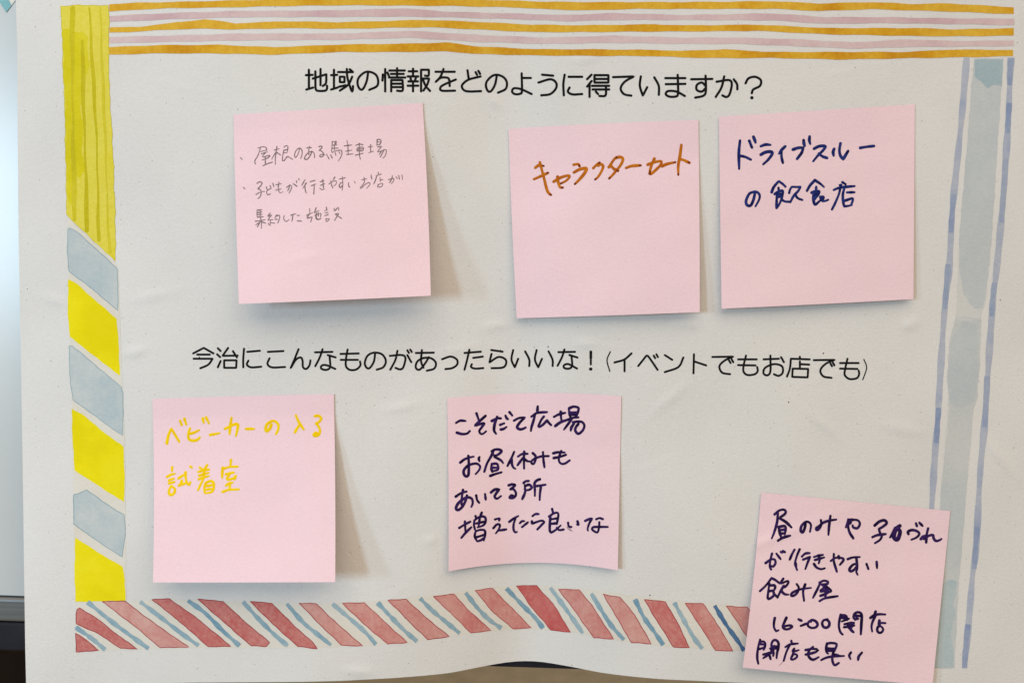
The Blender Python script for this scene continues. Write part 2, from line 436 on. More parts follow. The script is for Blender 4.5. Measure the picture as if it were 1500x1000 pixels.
# headings
H1 = [(440, 90, 4.412, 14.5, """35,90 80,88;55,55 55,175;38,183 82,170;80,112 168,84! 165,140 145,160;97,65 97,170! 108,190 160,190 172,175 172,158;130,50 130,155;
198,90 238,88;217,55 217,175;198,183 240,170;243,70 340,70;255,100 255,135! 285,135! 285,100! 255,100;248,165 292,155;300,50 305,110 330,190 338,190 340,160;335,100 310,150 255,190;318,52 332,62;
438,70 428,130 405,178 385,180 370,150 375,110 410,75 445,68 485,85 502,120 495,160 445,185;
548,50 548,195;533,85 530,125;562,72 572,95;575,60 675,60;625,45 625,105;585,82 668,82;572,105 678,105;587,122 587,195;587,122 660,122! 662,185 645,192 625,190;590,145 658,145;590,167 658,167;
700,65 755,65;728,48 728,95;693,98 762,98;710,103 716,125;748,103 740,125;698,130 760,130;693,158 762,158;728,130 728,195;780,55 780,195;780,55 830,55! 830,85 825,95 805,93;782,112 832,112! 820,150 795,190;792,118 810,160 838,192;
873,68 998,68;925,50 905,100 873,135! 905,108 940,105 960,115 965,160;1005,118 930,150 905,170 915,190 1000,190;
1080,58 1088,115;1165,98 1085,120 1045,155 1055,185 1090,195 1168,193;1132,70 1142,88;1150,62 1162,82;
1270,90 1258,150 1235,190 1215,195 1200,165 1205,130 1240,95 1275,88 1315,105 1335,140 1325,180 1277,203;
1430,78 1432,190 1420,210 1385,212 1368,195 1380,175 1425,180 1495,212;1435,108 1490,108"""),
 (770, 90, 4.1667, 14, """100,82 168,88;78,130 150,110 185,130 185,165 150,200 95,208;
238,82 230,140 233,208;262,95 345,95;268,160 258,185 285,202 345,200;
402,82 375,110;403,120 375,155;390,140 390,218;420,85 505,85! 505,130! 420,130! 420,85;422,108 503,108;405,150 510,150;408,172 510,172;490,155 490,200 480,212 450,212;428,185 442,200;
533,97 660,93! 605,125 580,165 600,200 645,210;703,92 697,150 715,210! 742,158;785,98 812,150 813,205;
852,103 975,103;855,140 975,138;928,83 930,195 915,215 875,215 855,200 870,182 920,185 972,212;
1010,110 1140,108;1098,88 1100,180 1085,210 1035,222;1098,150 1075,130 1045,145 1045,175 1075,185 1097,165;
1165,125 1240,115 1258,140 1245,200 1225,218 1200,208;1212,92 1195,160 1160,218;1270,110 1290,140 1292,172;
1342,135 1360,105 1400,95 1435,115 1430,150 1390,172 1380,195"""), (770, 90, 4.1667, 19, "1379,222 1382,223")]
H2 = [(270, 500, 4.286, 12.6, """55,75 122,40! 183,75;80,82 160,82;58,108 178,108! 150,145 100,168;
210,42 228,60;205,80 225,98;228,122 210,162;275,40 240,90! 335,88;305,60 330,100;250,118 328,118! 325,165! 250,165! 250,118;
375,45 370,105 370,162;395,65 475,58;402,120 393,145 420,162 483,158;525,65 622,60;535,105 522,140 550,162 633,160;
717,48 690,115 667,168! 700,115 730,100 742,120 745,160 765,172 785,150 792,118;
820,68 930,65;868,48 850,100 822,155;900,85 950,100;912,92 915,160 890,178 860,170 862,152 890,148 948,172;
980,78 1095,75;982,115 1090,115;1025,50 1015,110 1015,155 1040,178 1080,175 1105,150 1103,125;
1198,75 1190,125 1165,165 1145,165 1133,135 1150,90 1190,70 1240,80 1265,120 1250,160 1208,177;
1290,90 1365,85 1388,105 1375,160 1355,175 1325,165;1338,58 1325,115 1293,177;1400,85 1425,130;1400,55 1410,72;1418,50 1428,66"""),
 (600, 500, 4.1667, 12.4, """38,70 148,68;75,52 70,120 85,160;118,95 90,140 60,172 38,160 45,125 80,102 130,102 160,130 150,165 105,178;
198,108 250,92 288,110 290,140 260,162 218,168;335,70 435,62;365,50 350,115 335,172;388,100 447,92;380,138 375,155 400,165 450,162;
498,52 568,62;500,75 487,128! 540,95 580,105 590,130 570,158 500,163;632,52 622,110 642,158! 663,105;705,60 730,110 730,150;
775,52 765,110 785,158! 808,105;848,60 872,110 873,150;908,65 1010,63;945,48 930,95 903,148;975,82 1025,98;988,90 992,145 975,165 945,162 942,145 970,138 1022,165;
1355,72 1310,110 1250,128;1312,112 1312,182"""), (600, 500, 4.1667, 16, "1106,62 1106,100"), (600, 500, 4.1667, 12, "1106,95 1106,140"), (600, 500, 4.1667, 19, "1104,168 1107,168"), (600, 500, 4.1667, 7.5, "1225,62 1205,115 1222,182"),
 (940, 500, 4.286, 12.6, """-22,154 30,88! 45,98 100,178;75,88 85,105;92,80 102,98;145,85 192,115;262,100 230,160 145,192;328,80 325,200;330,125 405,150;
443,97 575,95! 520,120 488,155 505,195 555,205;548,118 558,135;565,112 575,130;
605,112 722,112;605,148 715,150;655,88 640,150 640,190 665,210 710,205 728,185 725,160;
765,112 862,108;808,88 808,185 790,212 765,200 775,165 830,142 880,155 885,195 860,215 830,205;875,98 893,130;
937,108 1055,112;993,95 993,110;937,108 930,170 912,220;993,125 993,165;995,142 1052,145;948,170 1045,172! 1042,225! 945,222! 948,170;
1080,117 1212,115! 1155,140 1122,180 1140,218 1192,228;1185,138 1195,155;1200,132 1210,150;
1245,135 1362,135;1245,170 1355,172;1292,108 1278,170 1275,210 1305,235 1350,230 1365,205 1362,182"""), (940, 500, 4.286, 7, "1395,112 1412,165 1388,240")]
write('heading', H1, M['black'], poster, paper, 0, LA, LC, False, bold=1.06)
write('heading', H2, M['black'], poster, paper, 0, LA, LC, False, bold=1.06)

def band(tab):                                         # a painted stripe from (x, top, bottom) rows
    xs = np.arange(tab[0][0], tab[-1][0]+.1, 5.0)
    t = np.interp(xs, [r[0] for r in tab], [r[1] for r in tab]); bt = np.interp(xs, [r[0] for r in tab], [r[2] for r in tab])
    rnd = random.Random(int(tab[0][1]*10)); p = rnd.random()*6
    j = lambda x, q: .35*math.sin(x/11+p+q)+.35*(rnd.random()-.5)
    return [(x, y-.6+j(x, 0)) for x, y in zip(xs, t)] + [(x, y+.6+j(x, 2)) for x, y in zip(xs[::-1], bt[::-1])]
top_b = empty('top_border', (0, 0, 0), poster)
T = [('golden_stripe', 'gold', [(160,7,17),(200,5,14),(250,4,12),(333,1.7,10.7),(400,0,9),(500,-1.5,7.5),(660,-1,8.5),(760,2,11),(800,3.5,13.5),(860,4,15),(930,4,13),(1000,4,13),(1133,2.7,12.7),(1200,6,16),(1277,4,13.3),(1333,6.7,15),(1390,6,16.7),(1489,11.7,20.7)]),
 ('rose_stripe', 'rose', [(161,24,32),(250,20,28),(350,17,25),(500,16,24.5),(590,13,24),(655,18,25),(760,21,28),(830,23,31),(900,20,29),(1000,23,29),(1130,20.5,29.5),(1210,26,34.5),(1300,26,33.5),(1400,28,35),(1489,28,36.7)]),
 ('golden_stripe', 'gold', [(160,41,48),(200,40.5,46),(265,33,42.5),(300,29,42),(345,35,43),(420,32,41),(500,33.5,42),(625,30,39.5),(700,33,43),(780,37,47),(850,38,47),(960,36.5,46),(1000,38,46),(1110,37,45),(1210,42,50),(1340,42,52.5),(1400,44,53),(1488,42,52)]),
 ('rose_stripe', 'rose', [(160,55,63),(250,53,61),(350,50,59),(500,50,58),(600,46,55),(700,52,61),(800,56,64),(900,53,62.5),(1000,56,64),(1080,56,64),(1160,58,67),(1250,63,71),(1330,58.5,68.5),(1400,61,68),(1488,60,67)]),
 ('golden_stripe', 'gold', [(159,70,80),(230,67,78),(320,66.5,78),(400,70,80),(500,66,76),(590,65,76),(655,63,75),(700,69,79),(790,73,81),(860,73,81.5),(960,74,82),(1000,75.5,84),(1060,73,85),(1130,77,84.5),(1230,77,87),(1330,77,85),(1390,73.5,84),(1486,74,82)])]
for nm, mk, tab in T:
    V, F = fill([band(tab)], paper, LB, 5); obj(nm, V, F, M[mk], top_b)

left_b = empty('left_border', (0, 0, 0), poster)
def block(nm, poly, mk, par, seed, edge=None, amp=.6, ew=1.3):
    wp = wobble(poly, amp, 4, seed)
    V, F = fill([wp], paper, LB, 6); o = obj(nm, V, F, M[mk], par)
    if edge:
        V2, F2 = [], []; ribbon(V2, F2, wp+wp[:1], ew, paper, LB+.005e-3, LC, None)
        n0 = len(o.data.materials); o.data.materials.append(M[edge])
        base = root_loc(par); nv, nf = len(V), len(F)
        me = o.data; me.clear_geometry()
        me.from_pydata([tuple(v-base) for v in V+V2], [], F+[tuple(nv+i for i in f) for f in F2])
        me.polygons.foreach_set('material_index', [0]*nf+[1]*(len(me.polygons)-nf))
        me.polygons.foreach_set('use_smooth', [True]*len(me.polygons)); me.update()
    return o
lime = block('yellow_panel', [(88.5,9.5),(120,8),(158,8),(160,30),(159,80),(160,130),(163,180),(166,240),(168,300),(169,340),(168.5,383),(150,364),(130,346),(113,330),(97,313),(97,260),(95.5,210),(95,160),(92,100),(91,45)], 'lime', left_b, 3, 'lime_streak', .8, .8)
V, F = [], []
for pts, wd in (([(106,12),(106,90),(107,200),(109,300),(109,322)], 7), ([(121,60),(122,140),(125,230),(127,310),(127,338)], 6), ([(131,12),(134,70),(138,140),(142,220),(144,320),(144.5,352)], 5), ([(147,12),(149,80),(152,150),(155,230),(158,320),(161,370)], 4.5)):
    P = smooth_path(pts, [False]*len(pts), 3); P = [(x+.5*math.sin(y/13+wd), y) for x, y in P]
    V, F = [], []
    ribbon(V, F, P, wd, paper, LB+.004e-3, LB+.02e-3, lambda t, w=wd: .8+.3*math.sin(t*9+w))
    obj('brush_streak', V, F, M['lime_streak'], left_b)
V, F = fill([wobble([(91,44),(100,42),(106,48),(121,46),(129,54),(127,74),(132,92),(128,108),(119,112),(124,140),(117,160),(123,196),(119,226),(126,248),(118,262),(110,258),(113,288),(107,304),(100,296),(97.5,262),(96,210),(95.5,160),(93,102)], 1.5, 4, 5)], paper, LB+.006e-3, 6)
obj('deep_wash', V, F, M['lime_deep'], left_b)
block('cream_ground', [(99,316),(112,331),(169,386),(173,394),(183,655),(185,878),(110,880),(105,600)], 'cream', left_b, 9, None, .3).location = (0, .000016, 0)
for nm, poly, mk, sd, e in (('pale_blue_panel', [(100,335),(103,334),(113,340),(140,364),(171,393),(172,396),(173,455),(140,427),(101,397),(98.5,370)], 'mist', 11, 'mist_edge'),
    ('yellow_panel', [(100,409),(112,415),(140,440),(171,467),(173,490),(176,550),(150,531),(120,507),(102,493),(99,450)], 'lemon', 12, None),
    ('pale_blue_panel', [(101,507),(105,506),(140,535),(178,567),(180,575),(180,638),(150,617),(107,585),(103,560)], 'mist', 13, 'mist_edge'),
    ('yellow_panel', [(105,598),(120,606),(150,631),(181,654),(182.5,690),(182,735),(150,715),(125,699),(109,688),(106,640)], 'lemon', 14, None),
    ('pale_blue_panel', [(108,724),(116,722),(127,717),(150,734),(182,754),(183.5,784),(179,815),(150,797),(108,767)], 'mist', 15, 'mist_edge'),
    ('yellow_panel', [(110,787),(140,806),(180,830),(183,850),(184,879),(150,880),(110.5,881),(109,830)], 'lemon', 16, None)):
    block(nm, poly, mk, left_b, sd, e, .5, 1.1)

bot_b = empty('bottom_border', (0, 0, 0), poster)
def src(x0, y0, s, pts): return [(x0+x/s, y0+y/s) for x, y in pts]
A, B, Cc = (0, 667, 3.), (500, 667, 3.), (1000, 667, 3.)
V, F = fill([wobble([(111,884),(184,881),(250,877),(330,880),(470,883),(560,879),(640,870),(700,862),(760,857),(800,857),(860,862),(930,872),(990,880),(1090,887),(1130,890),(1130,954),(1030,950),(960,945),(900,937),(840,926),(770,920),(700,926),(600,941),(530,946),(400,949),(300,948),(200,951),(112,954)], .4, 6, 77)], paper, LA, 8)
obj('cream_ground', V, F, M['cream'], bot_b)
reds = [(A, [(332,780),(380,810),(435,855),(380,858),(335,862)], 'red'), (A, [(333,695),(338,675),(350,668),(440,725),(520,790),(605,850),(530,845),(430,780),(335,738)], 'red'),
 (A, [(450,640),(548,638),(690,745),(830,840),(705,843),(600,755)], 'pale_red'), (A, [(668,632),(745,628),(880,725),(1015,838),(915,838),(780,720)], 'red'),
 (A, [(870,630),(980,640),(1060,715),(1185,820),(1170,838),(1105,835),(1000,745)], 'red'), (A, [(1100,640),(1195,648),(1290,745),(1365,810),(1395,848),(1310,838),(1200,740)], 'red'),
 (A, [(1315,648),(1390,650),(1500,755),(1595,835),(1500,832),(1400,735)], 'pale_red'),
 (B, [(5,648),(100,645),(180,720),(290,820),(205,827),(100,740)], 'red'), (B, [(205,635),(285,630),(370,710),(475,793),(380,808),(290,720)], 'pale_red'),
 (B, [(405,618),(495,608),(560,680),(658,768),(570,778),(490,700)], 'red'), (B, [(588,592),(665,582),(740,660),(835,755),(755,760),(670,690)], 'red'),
 (B, [(770,572),(858,570),(930,650),(1008,775),(920,765),(840,670)], 'deep_red'), (B, [(955,587),(1045,588),(1110,670),(1197,805),(1110,800),(1040,700)], 'red'),
 (B, [(1152,608),(1225,622),(1290,700),(1362,827),(1275,820),(1210,710)], 'pale_red'), (B, [(1332,632),(1425,642),(1470,720),(1530,843),(1460,840),(1390,730)], 'red'),
 (Cc, [(12,648),(90,650),(140,720),(222,858),(145,855),(75,745)], 'red'), (Cc, [(192,660),(285,665),(330,740),(395,860),(325,858),(250,745)], 'red')]
for k, (q, pts, mk) in enumerate(reds):
    block('red_stripe', src(*q, pts), mk, bot_b, 30+k, 'red_edge', .5, 1.2)
blues = [src(*A, p) for p in ([(335,755),(400,800),(460,850)], [(388,645),(480,720),(560,780),(650,845)], [(618,643),(700,705),(790,775),(870,832)], [(828,638),(900,690),(980,770),(1050,832)], [(1070,644),(1130,710),(1200,780),(1262,833)], [(1262,652),(1330,730),(1390,780),(1453,830)], [(1463,652),(1500,683),(1600,770),(1650,826)])]
blues += [src(*B, p) for p in ([(162,648),(230,720),(280,770),(330,813)], [(348,628),(400,680),(460,730),(518,778)], [(548,604),(600,670),(650,720),(700,756)], [(728,585),(790,650),(850,710),(885,755)], [(920,582),(970,650),(1020,720),(1060,778)], [(1100,607),(1150,690),(1190,750),(1240,806)], [(1292,634),(1330,710),(1380,780),(1413,828)], [(1465,648),(1500,713),(1550,800),(1585,845)])]
blues += [src(*Cc, [(142,660),(190,740),(240,810),(268,853)])]
for k, P in enumerate(blues):
    Q = smooth_path(P, [False]*len(P), 2); V, F = [], []
    ribbon(V, F, Q, 6.2, paper, LB, LB+.01e-3, lambda t, k=k: 1+.16*math.sin(t*14+k*2)+.12*math.sin(t*31+k), ((-.4,), (.4,)))
    obj('blue_line', V, F, M['line_navy' if k == len(blues)-1 else 'line_blue'], bot_b)

right_b = empty('right_border', (0, 0, 0), poster)
for k, P in enumerate(([(1416,86),(1410,160),(1402.5,235),(1395,310),(1391,385),(1384,450),(1377.5,550),(1373.5,615),(1369,675),(1365,740),(1357,860),(1350,978)],
          [(1481,86),(1477,175),(1474,225),(1470,285),(1462,375),(1454,450),(1447,550),(1442,625),(1436,690),(1430,800),(1425,840),(1420,900),(1413,977)])):
    Q = smooth_path(P, [False]*len(P), 3); V, F = [], []
    ribbon(V, F, Q, 8.8, paper, LB, LB+.01e-3, lambda t, k=k: 1+.12*math.sin(t*40+k*2)+.1*math.sin(t*93+k), ((-.3,), (.3,)))
    obj('blue_line', V, F, M['peri'], right_b)
for P in ([(1389,388),(1386,425),(1384,452)], [(1375,598),(1373,625),(1371.5,648)], [(1397.5,285),(1395,312),(1393,340)], [(1481,87),(1479.5,108),(1479,124)], [(1478.5,152),(1477,175),(1476,194)], [(1473,232),(1471,270),(1467,325)], [(1446,552),(1444.5,588),(1442.5,624)], [(1431,772),(1429.5,800),(1427,832)], [(1457,415),(1454,440),(1453,462)], [(1418,915),(1415,945),(1413,976)]):
    Q = smooth_path(P, [False]*3, 3)
    V, F = [], []
    ribbon(V, F, Q, 8.2, paper, LB+.008e-3, LB+.02e-3, lambda t: .94+.1*math.sin(t*11), ((-.35,), (.35,)))
    obj('deep_stroke', V, F, M['peri_deep'], right_b)
base_b = block('pale_band', [(1427,87),(1418,200),(1412,270),(1406,340),(1404,400),(1401,460),(1392,500),(1390,580),(1384,665),(1378,720),(1372,860),(1368,977),(1397,977),(1404,860),(1418,692),(1426,600),(1435,540),(1438,460),(1444,440),(1450,380),(1456,300),(1462,200),(1467,130),(1469,87)], 'sage_thin', right_b, 60, None, .5)
base_b.location = (0, .000012, 0)
block('pale_band', [(1427,86),(1424,120),(1418,200),(1412,270),(1406,340),(1405,390),(1412,432),(1422,446),(1428,452),(1438,451),(1443,440),(1450,380),(1456,300),(1462,200),(1467,130),(1470,86)], 'sage', right_b, 61, None, .7)
block('pale_band', [(1400,466),(1412,463),(1424,465),(1437,468),(1436,500),(1435,540),(1431,585),(1426,600),(1418,692),(1404,860),(1398,978),(1368,978),(1372,860),(1379,720),(1384,665),(1392,598),(1388,560),(1389,520),(1393,492)], 'sage_pale', right_b, 62, None, .7)
for sd, poly in ((63, [(1428,88),(1470,87),(1467,126),(1456,124),(1446,130),(1436,118),(1428,112)]), (64, [(1380,856),(1386,851),(1394,848),(1402,852),(1401,868),(1396,884),(1399,900),(1393,925),(1397,960),(1397,977),(1369,977),(1373,920)])):
    V, F = fill([wobble(poly, .8, 4, sd)], paper, LB+.015e-3, 6); obj('teal_wash', V, F, M['teal_wash'], right_b)
V, F = fill([wobble([(1394,496),(1412,470),(1432,474),(1433,540),(1428,588),(1410,597),(1392,590),(1389,550)], .8, 4, 65)], paper, LB+.015e-3, 6)
obj('sage_wash', V, F, M['sage'], right_b)

# ------------------------------------------------------------------ the sticky notes
class Note:
    def __init__(s, tl, tr, br, bl, lifts, bows=(0, 0, 0, 0), start=.16, power=1.1):
        s.c = (tl, tr, br, bl); s.lf = lifts; s.b = bows; s.start = start; s.pw = power; s.fold = 0
    def px(s, u, v):
        (a, b, c, d) = s.c
        x = (a[0]*(1-u)+b[0]*u)*(1-v)+(d[0]*(1-u)+c[0]*u)*v
        y = (a[1]*(1-u)+b[1]*u)*(1-v)+(d[1]*(1-u)+c[1]*u)*v
        y += 4*u*(1-u)*(s.b[0]*(1-v)+s.b[1]*v)
        x += 4*v*(1-v)*(s.b[2]*(1-u)+s.b[3]*u)
        return x, y
    def h(s, u, v):                                    # stands off the sheet: left, middle and right foot of the note
        t = max(0, (v-s.start)/(1-s.start))
        l, m_, r = s.lf
        f = (l*(1-u)+r*u)+(m_-(l+r)/2)*4*u*(1-u)
        q = .0004*math.exp(-((v+.55*u-s.fold)/.03)**2)*math.exp(-(u/.33)**2) if s.fold else 0
        q += .00018*math.sin(5*u+3*v+s.c[0][0])*math.sin(7*v-2*u+s.c[0][1])*min(1, v*3)
        q += .00009*math.sin(17*u+9*v+s.c[0][0])*math.sin(13*v-11*u+s.c[0][1])*min(1, v*4)
        return .00055+.001*f*t**s.pw+q
    def at(s, u, v, up=0.0):
        x, y = s.px(u, v); return at_y(x, y, -(lift(x, y)+s.h(u, v)+up))
    def place(s, x, y, up=0.0):
        u, v = .5, .5
        for _ in range(6):
            p = s.px(u, v); e = 1e-3
            pu, pv = s.px(u+e, v), s.px(u, v+e)
            a, b_, c, d = (pu[0]-p[0])/e, (pv[0]-p[0])/e, (pu[1]-p[1])/e, (pv[1]-p[1])/e
            D = a*d-b_*c; rx, ry = x-p[0], y-p[1]
            u += (d*rx-b_*ry)/D; v += (-c*rx+a*ry)/D
        return at_y(x, y, -(lift(x, y)+s.h(u, v)+up))
NOTES = []
def note(n, label):
    r = empty('sticky_note', n.at(.5, .02)); tag(r, label, 'sticky note', 'pink sticky notes stuck on the poster')
    V, F = sheet(n.at, 72, 72, .0001); obj('note_sheet', V, F, M['note'], r)
    return r

n1 = Note((342,168), (619,151), (631,433), (350,445), (11, 11.5, 12), (0, .5, -.5, 1.5), .08, 1.3)
r = note(n1, 'pink sticky note with three lines of thin grey pencil writing, lower edge lifted')
write('writing_line', [(345, 195, 12, 17, """88,435 122,468;390,262! 490,240 545,265! 550,300! 440,325;440,245 400,380 340,490 350,545;455,365 560,330;520,350 475,405 495,420 590,392 600,410 540,450 470,475;520,420 525,550;480,575 560,540 650,510;
680,300 770,275;728,235 715,330 700,440 700,550;710,330 670,400 635,460;715,335 790,385;850,250! 890,222 920,235 915,300 900,350;850,305 915,285;850,300 830,400 825,480! 850,490 910,415 950,430 1005,465;850,345 900,350;
1125,270 1110,340 1070,420 1045,425 1040,370 1070,300 1125,265 1165,300 1170,370 1145,450;1255,260 1340,255;1298,235 1285,320 1290,380;1340,330 1310,400 1260,460 1215,455 1230,400 1290,340 1350,325 1385,370 1388,435"""),
 (465, 195, 12, 17, """25,240 70,230 80,255 30,305! 75,320 110,370 90,410 50,420 40,395 80,375 130,385;158,370 205,455;232,385 260,440;
260,150 255,250 250,330 275,345;260,150 330,155 320,200;325,140 300,210 300,300;262,215 345,210;262,270 365,265;275,325 400,300 430,330 420,400 370,490;310,340 325,395;375,320 395,360;
518,135 530,190;470,225 605,210;535,200 540,370;495,320 605,300;510,380 625,365;675,215 740,195 800,205;735,180 735,300 740,400 755,460;700,265 695,315;700,265 800,250 795,310 700,315;705,290 790,280;665,390 805,355;
895,245 970,235;935,205 935,335;905,345 985,320;1050,115 1045,220;1050,120 1090,110 1120,140 1095,200 1050,205;1050,160 1110,155;1055,245 1125,235! 1055,330! 1100,325 1190,290 1210,320 1190,400 1150,440;1130,315 1085,380;1160,320 1105,420""")], M['pencil'], r, n1.place, .3, bold=1.12)
write('writing_line', [(345, 250, 12, 17, """140,295 165,322;378,225 420,198 465,215 440,270 390,320! 440,340 450,400 430,460 395,490;360,420 430,380 510,365;540,285 560,335;620,315 560,345 545,385 570,425 615,410;605,265 625,300;655,220 675,285;
710,250 805,230;765,200 750,300 765,370 795,390 835,370;705,345 800,320;895,295 950,260 985,270 975,330 940,395;955,250 930,330 915,355;1015,230 1080,275;1075,180 1070,215;1110,140 1122,170;
1220,160 1165,260;1245,215 1185,310;1220,265 1225,340 1245,395;1310,195 1400,170;1335,265 1410,235;1385,250 1375,415"""),
 (465, 245, 10, 14, """40,215 95,195;45,265 105,240;75,180 85,260 90,310;35,310 65,328 105,322;170,245 230,205 275,205 270,250 235,275;255,145 230,185;195,200 205,260 225,305;
320,175 405,155;365,140 372,250 360,340;370,225 335,235 318,280 335,298 365,270 372,240;455,230 460,280 475,290;540,205 552,232;650,185 720,170;682,150 690,220;690,210 670,250 625,300 645,305 690,260 750,225 770,250 720,310;785,115 795,175;
890,75 890,100;860,125 935,100;870,120 850,190 825,245;915,150 920,210;920,190 960,180;890,250 880,290;888,260 940,235 958,250 935,285 885,292;1040,185 1090,165 1120,170 1110,210 1080,240;1098,125 1085,180 1055,225;1150,140 1170,165;1190,120 1200,175;1238,115 1245,180""")], M['pencil'], r, n1.place, .3, bold=1.12)
write('writing_line', [(365, 295, 10, 14.5, """115,125 115,200 120,235;115,130 185,120;160,130 160,230;120,165 185,155;120,195 190,190;120,230 205,225;90,290 150,285 230,270;165,240 180,300 178,395;165,300 95,345;160,300 120,375;185,300 245,320;
305,175 275,215 295,215 325,200 280,265 285,275 345,265;310,290 305,355;280,320 290,345;310,310 375,320;400,200 375,245;395,215 440,205 445,250 420,315;380,265 415,260;515,205 505,250 540,295 585,265;610,205 680,180;645,185 625,295;705,205 740,205;705,285 770,290;
885,110 890,155;840,205 930,165;885,175 850,240 865,245 920,230 910,270 900,300;980,95 955,165;965,160 1020,135;960,205 1045,175 1045,230;985,175 985,240 1000,255;1010,165 1015,215;975,200 980,250 1010,265 1050,250;
1130,85 1135,120;1105,140 1145,120;1110,170 1155,160;1110,210 1160,190;1125,255 1130,295 1165,275 1170,255 1125,255;1245,100 1250,140 1300,90 1310,105 1310,135;1260,185 1310,180 1280,230 1250,280;1270,195 1355,250""")], M['pencil'], r, n1.place, .3, bold=1.12)

n2 = Note((745,189), (1023,176), (1025,457), (757,466), (2.2, 3.0, 4.0), (-1.5, .5, -1, .5), .2)
r = note(n2, 'pink sticky note with a single line of orange brown marker writing')
write('writing_line', [(770, 205, 11.11, 38, """155,455 215,415 295,425;135,640 260,585 365,535;230,365 290,590 340,790 370,860 412,895;455,680 580,610 700,580 710,610 650,670 570,710;520,600 530,690 560,770 605,775;
780,405 850,395 880,430;785,530 880,480 985,465 960,540 870,650 800,720;1100,460 1150,410 1205,370;1180,420 1220,395 1260,425 1240,500 1180,600 1130,645"""),
 (890, 205, 10.714, 38, """20,430 100,310 145,270;140,280 200,270 240,300 215,380 140,480 70,560 25,605;50,400 100,455 165,485;290,440 380,410 520,400;630,390 720,355 830,335 845,365 810,420 690,530 655,525;735,295 690,400 665,490 670,510;
855,415 930,380 1065,350;1158,80 1135,260 1110,400 1110,550;1135,300 1200,320 1285,360""")], M['orange_ink'], r, n2.place, cap=M['brown_ink'])

n3 = Note((1053,171), (1340,153), (1338,438), (1057,452), (2.5, 2.6, 2.0), (0, .5, 0, 0), .2)
r = note(n3, 'pink sticky note with two lines of royal blue marker writing')
write('writing_line', [(1070, 190, 12.5, 44, """175,200 155,400 155,560 160,720;170,480 270,500 375,550;345,205 370,270 395,330;420,130 440,180 460,240;555,305 640,275 735,280;555,460 640,415 740,405 765,440 700,540 600,635;1005,305 940,370 890,440;935,390 935,500 960,610;
1145,365 1240,335 1335,330! 1300,430 1220,535;1340,190 1345,250 1360,300;1450,125 1445,200 1462,265"""),
 (1180, 190, 12.5, 44, "155,350 250,305 360,305 320,380 230,470 140,580;245,440 310,490 395,520;525,350 505,410 515,480;640,250 620,380 640,480 690,540! 780,390;1000,335 1120,315 1255,300")], M['blue'], r, n3.place)
write('writing_line', [(1080, 255, 15, 47, """390,410 360,550 310,670 260,700 205,670 195,580 260,440 350,395 430,395 490,460 480,560 400,710;755,400 800,290 890,180 915,160! 1000,220 1060,280;905,300 910,350;820,440 900,390 990,365 1000,400 980,520 930,650 870,750;870,430 865,600 860,750;
880,450 985,430;890,510 970,490;970,550 1040,600 1160,610;1140,420 1160,340 1200,280! 1300,285 1390,280! 1340,370 1240,480 1165,620;1270,450 1330,530 1430,570"""),
 (1170, 255, 15, 47, """180,370 250,250 360,130! 380,150 470,210 555,285;385,280 380,350;280,410 370,375 450,380 440,440 380,520 350,560;330,410 320,540 340,640 370,670 440,610 500,560;350,420 420,410;350,460 400,450;345,500 390,480;470,500 540,500 530,550 480,540 480,510;500,530 520,590 580,590 650,565;
960,180 1030,225;900,245 940,238;770,350 880,305 1010,285 1230,265;910,330 880,450 800,640 730,780;1000,320 970,450 975,600 1000,710! 1090,700 1170,680;1060,405 1230,400;1000,590 1090,560 1180,535 1185,590 1150,680""")], M['blue'], r, n3.place)

n4 = Note((223,584), (489,577), (491,852), (224,852.5), (11.5, 12, 13), (-.5, .3, 2.2, 1), .1, 1.3)
r = note(n4, 'pink sticky note with two lines of yellow marker writing, lower edge lifted')
write('writing_line', [(235, 600, 12, 38, """112,590 140,450 190,330! 240,410 330,560;345,190 375,270;420,155 455,260;520,325 490,420 500,510 560,540 640,530 690,485;520,420 600,395 680,355;745,150 760,225;800,130 855,240;870,440 1040,410;1130,335 1230,285 1300,255 1360,260 1350,360 1325,460;1250,140 1225,290 1215,425"""),
 (355, 600, 12, 40, "60,335 210,335;510,260 480,330 430,375 410,340 430,260 500,205 570,200 630,260 630,340 590,425;940,95 990,210 1080,345;1000,270 960,330 920,400;1275,110 1340,105 1385,150 1350,210 1290,240! 1340,290 1365,370 1340,440 1280,460 1250,440 1290,400 1330,420;1260,440 1290,430 1310,430")], M['yellow_ink'], r, n4.place, high=.09e-3)
write('writing_line', [(235, 670, 12, 37, """205,165 205,235;110,340 180,300 255,280;145,400 240,365;150,450 245,425;195,490 155,560 150,620 180,655 240,620 255,560 220,515 180,520;315,365 380,320 430,295;440,255 445,360 465,440 505,480! 525,430;375,400 360,450;320,490 360,450 385,410;325,490 440,450;520,150 555,175;
690,170 720,200;825,125 780,190;665,250 750,225 855,205;680,315 760,285 845,265;670,380 760,345 850,320;760,200 765,300 740,400 700,480 660,570;800,440 770,520 780,620;800,440 880,410 930,440 935,530 900,600 790,625;800,500 910,480;800,560 910,545;
1240,40 1230,140;1095,170 1085,280 1085,355;1100,200 1200,165 1360,155;1150,290 1220,270 1290,260;1220,290 1170,360 1200,385 1280,360 1310,320;1325,315 1300,385;1150,490 1200,455 1270,435;1225,450 1215,560;1090,600 1200,565 1380,555""")], M['yellow_ink'], r, n4.place, high=.09e-3)

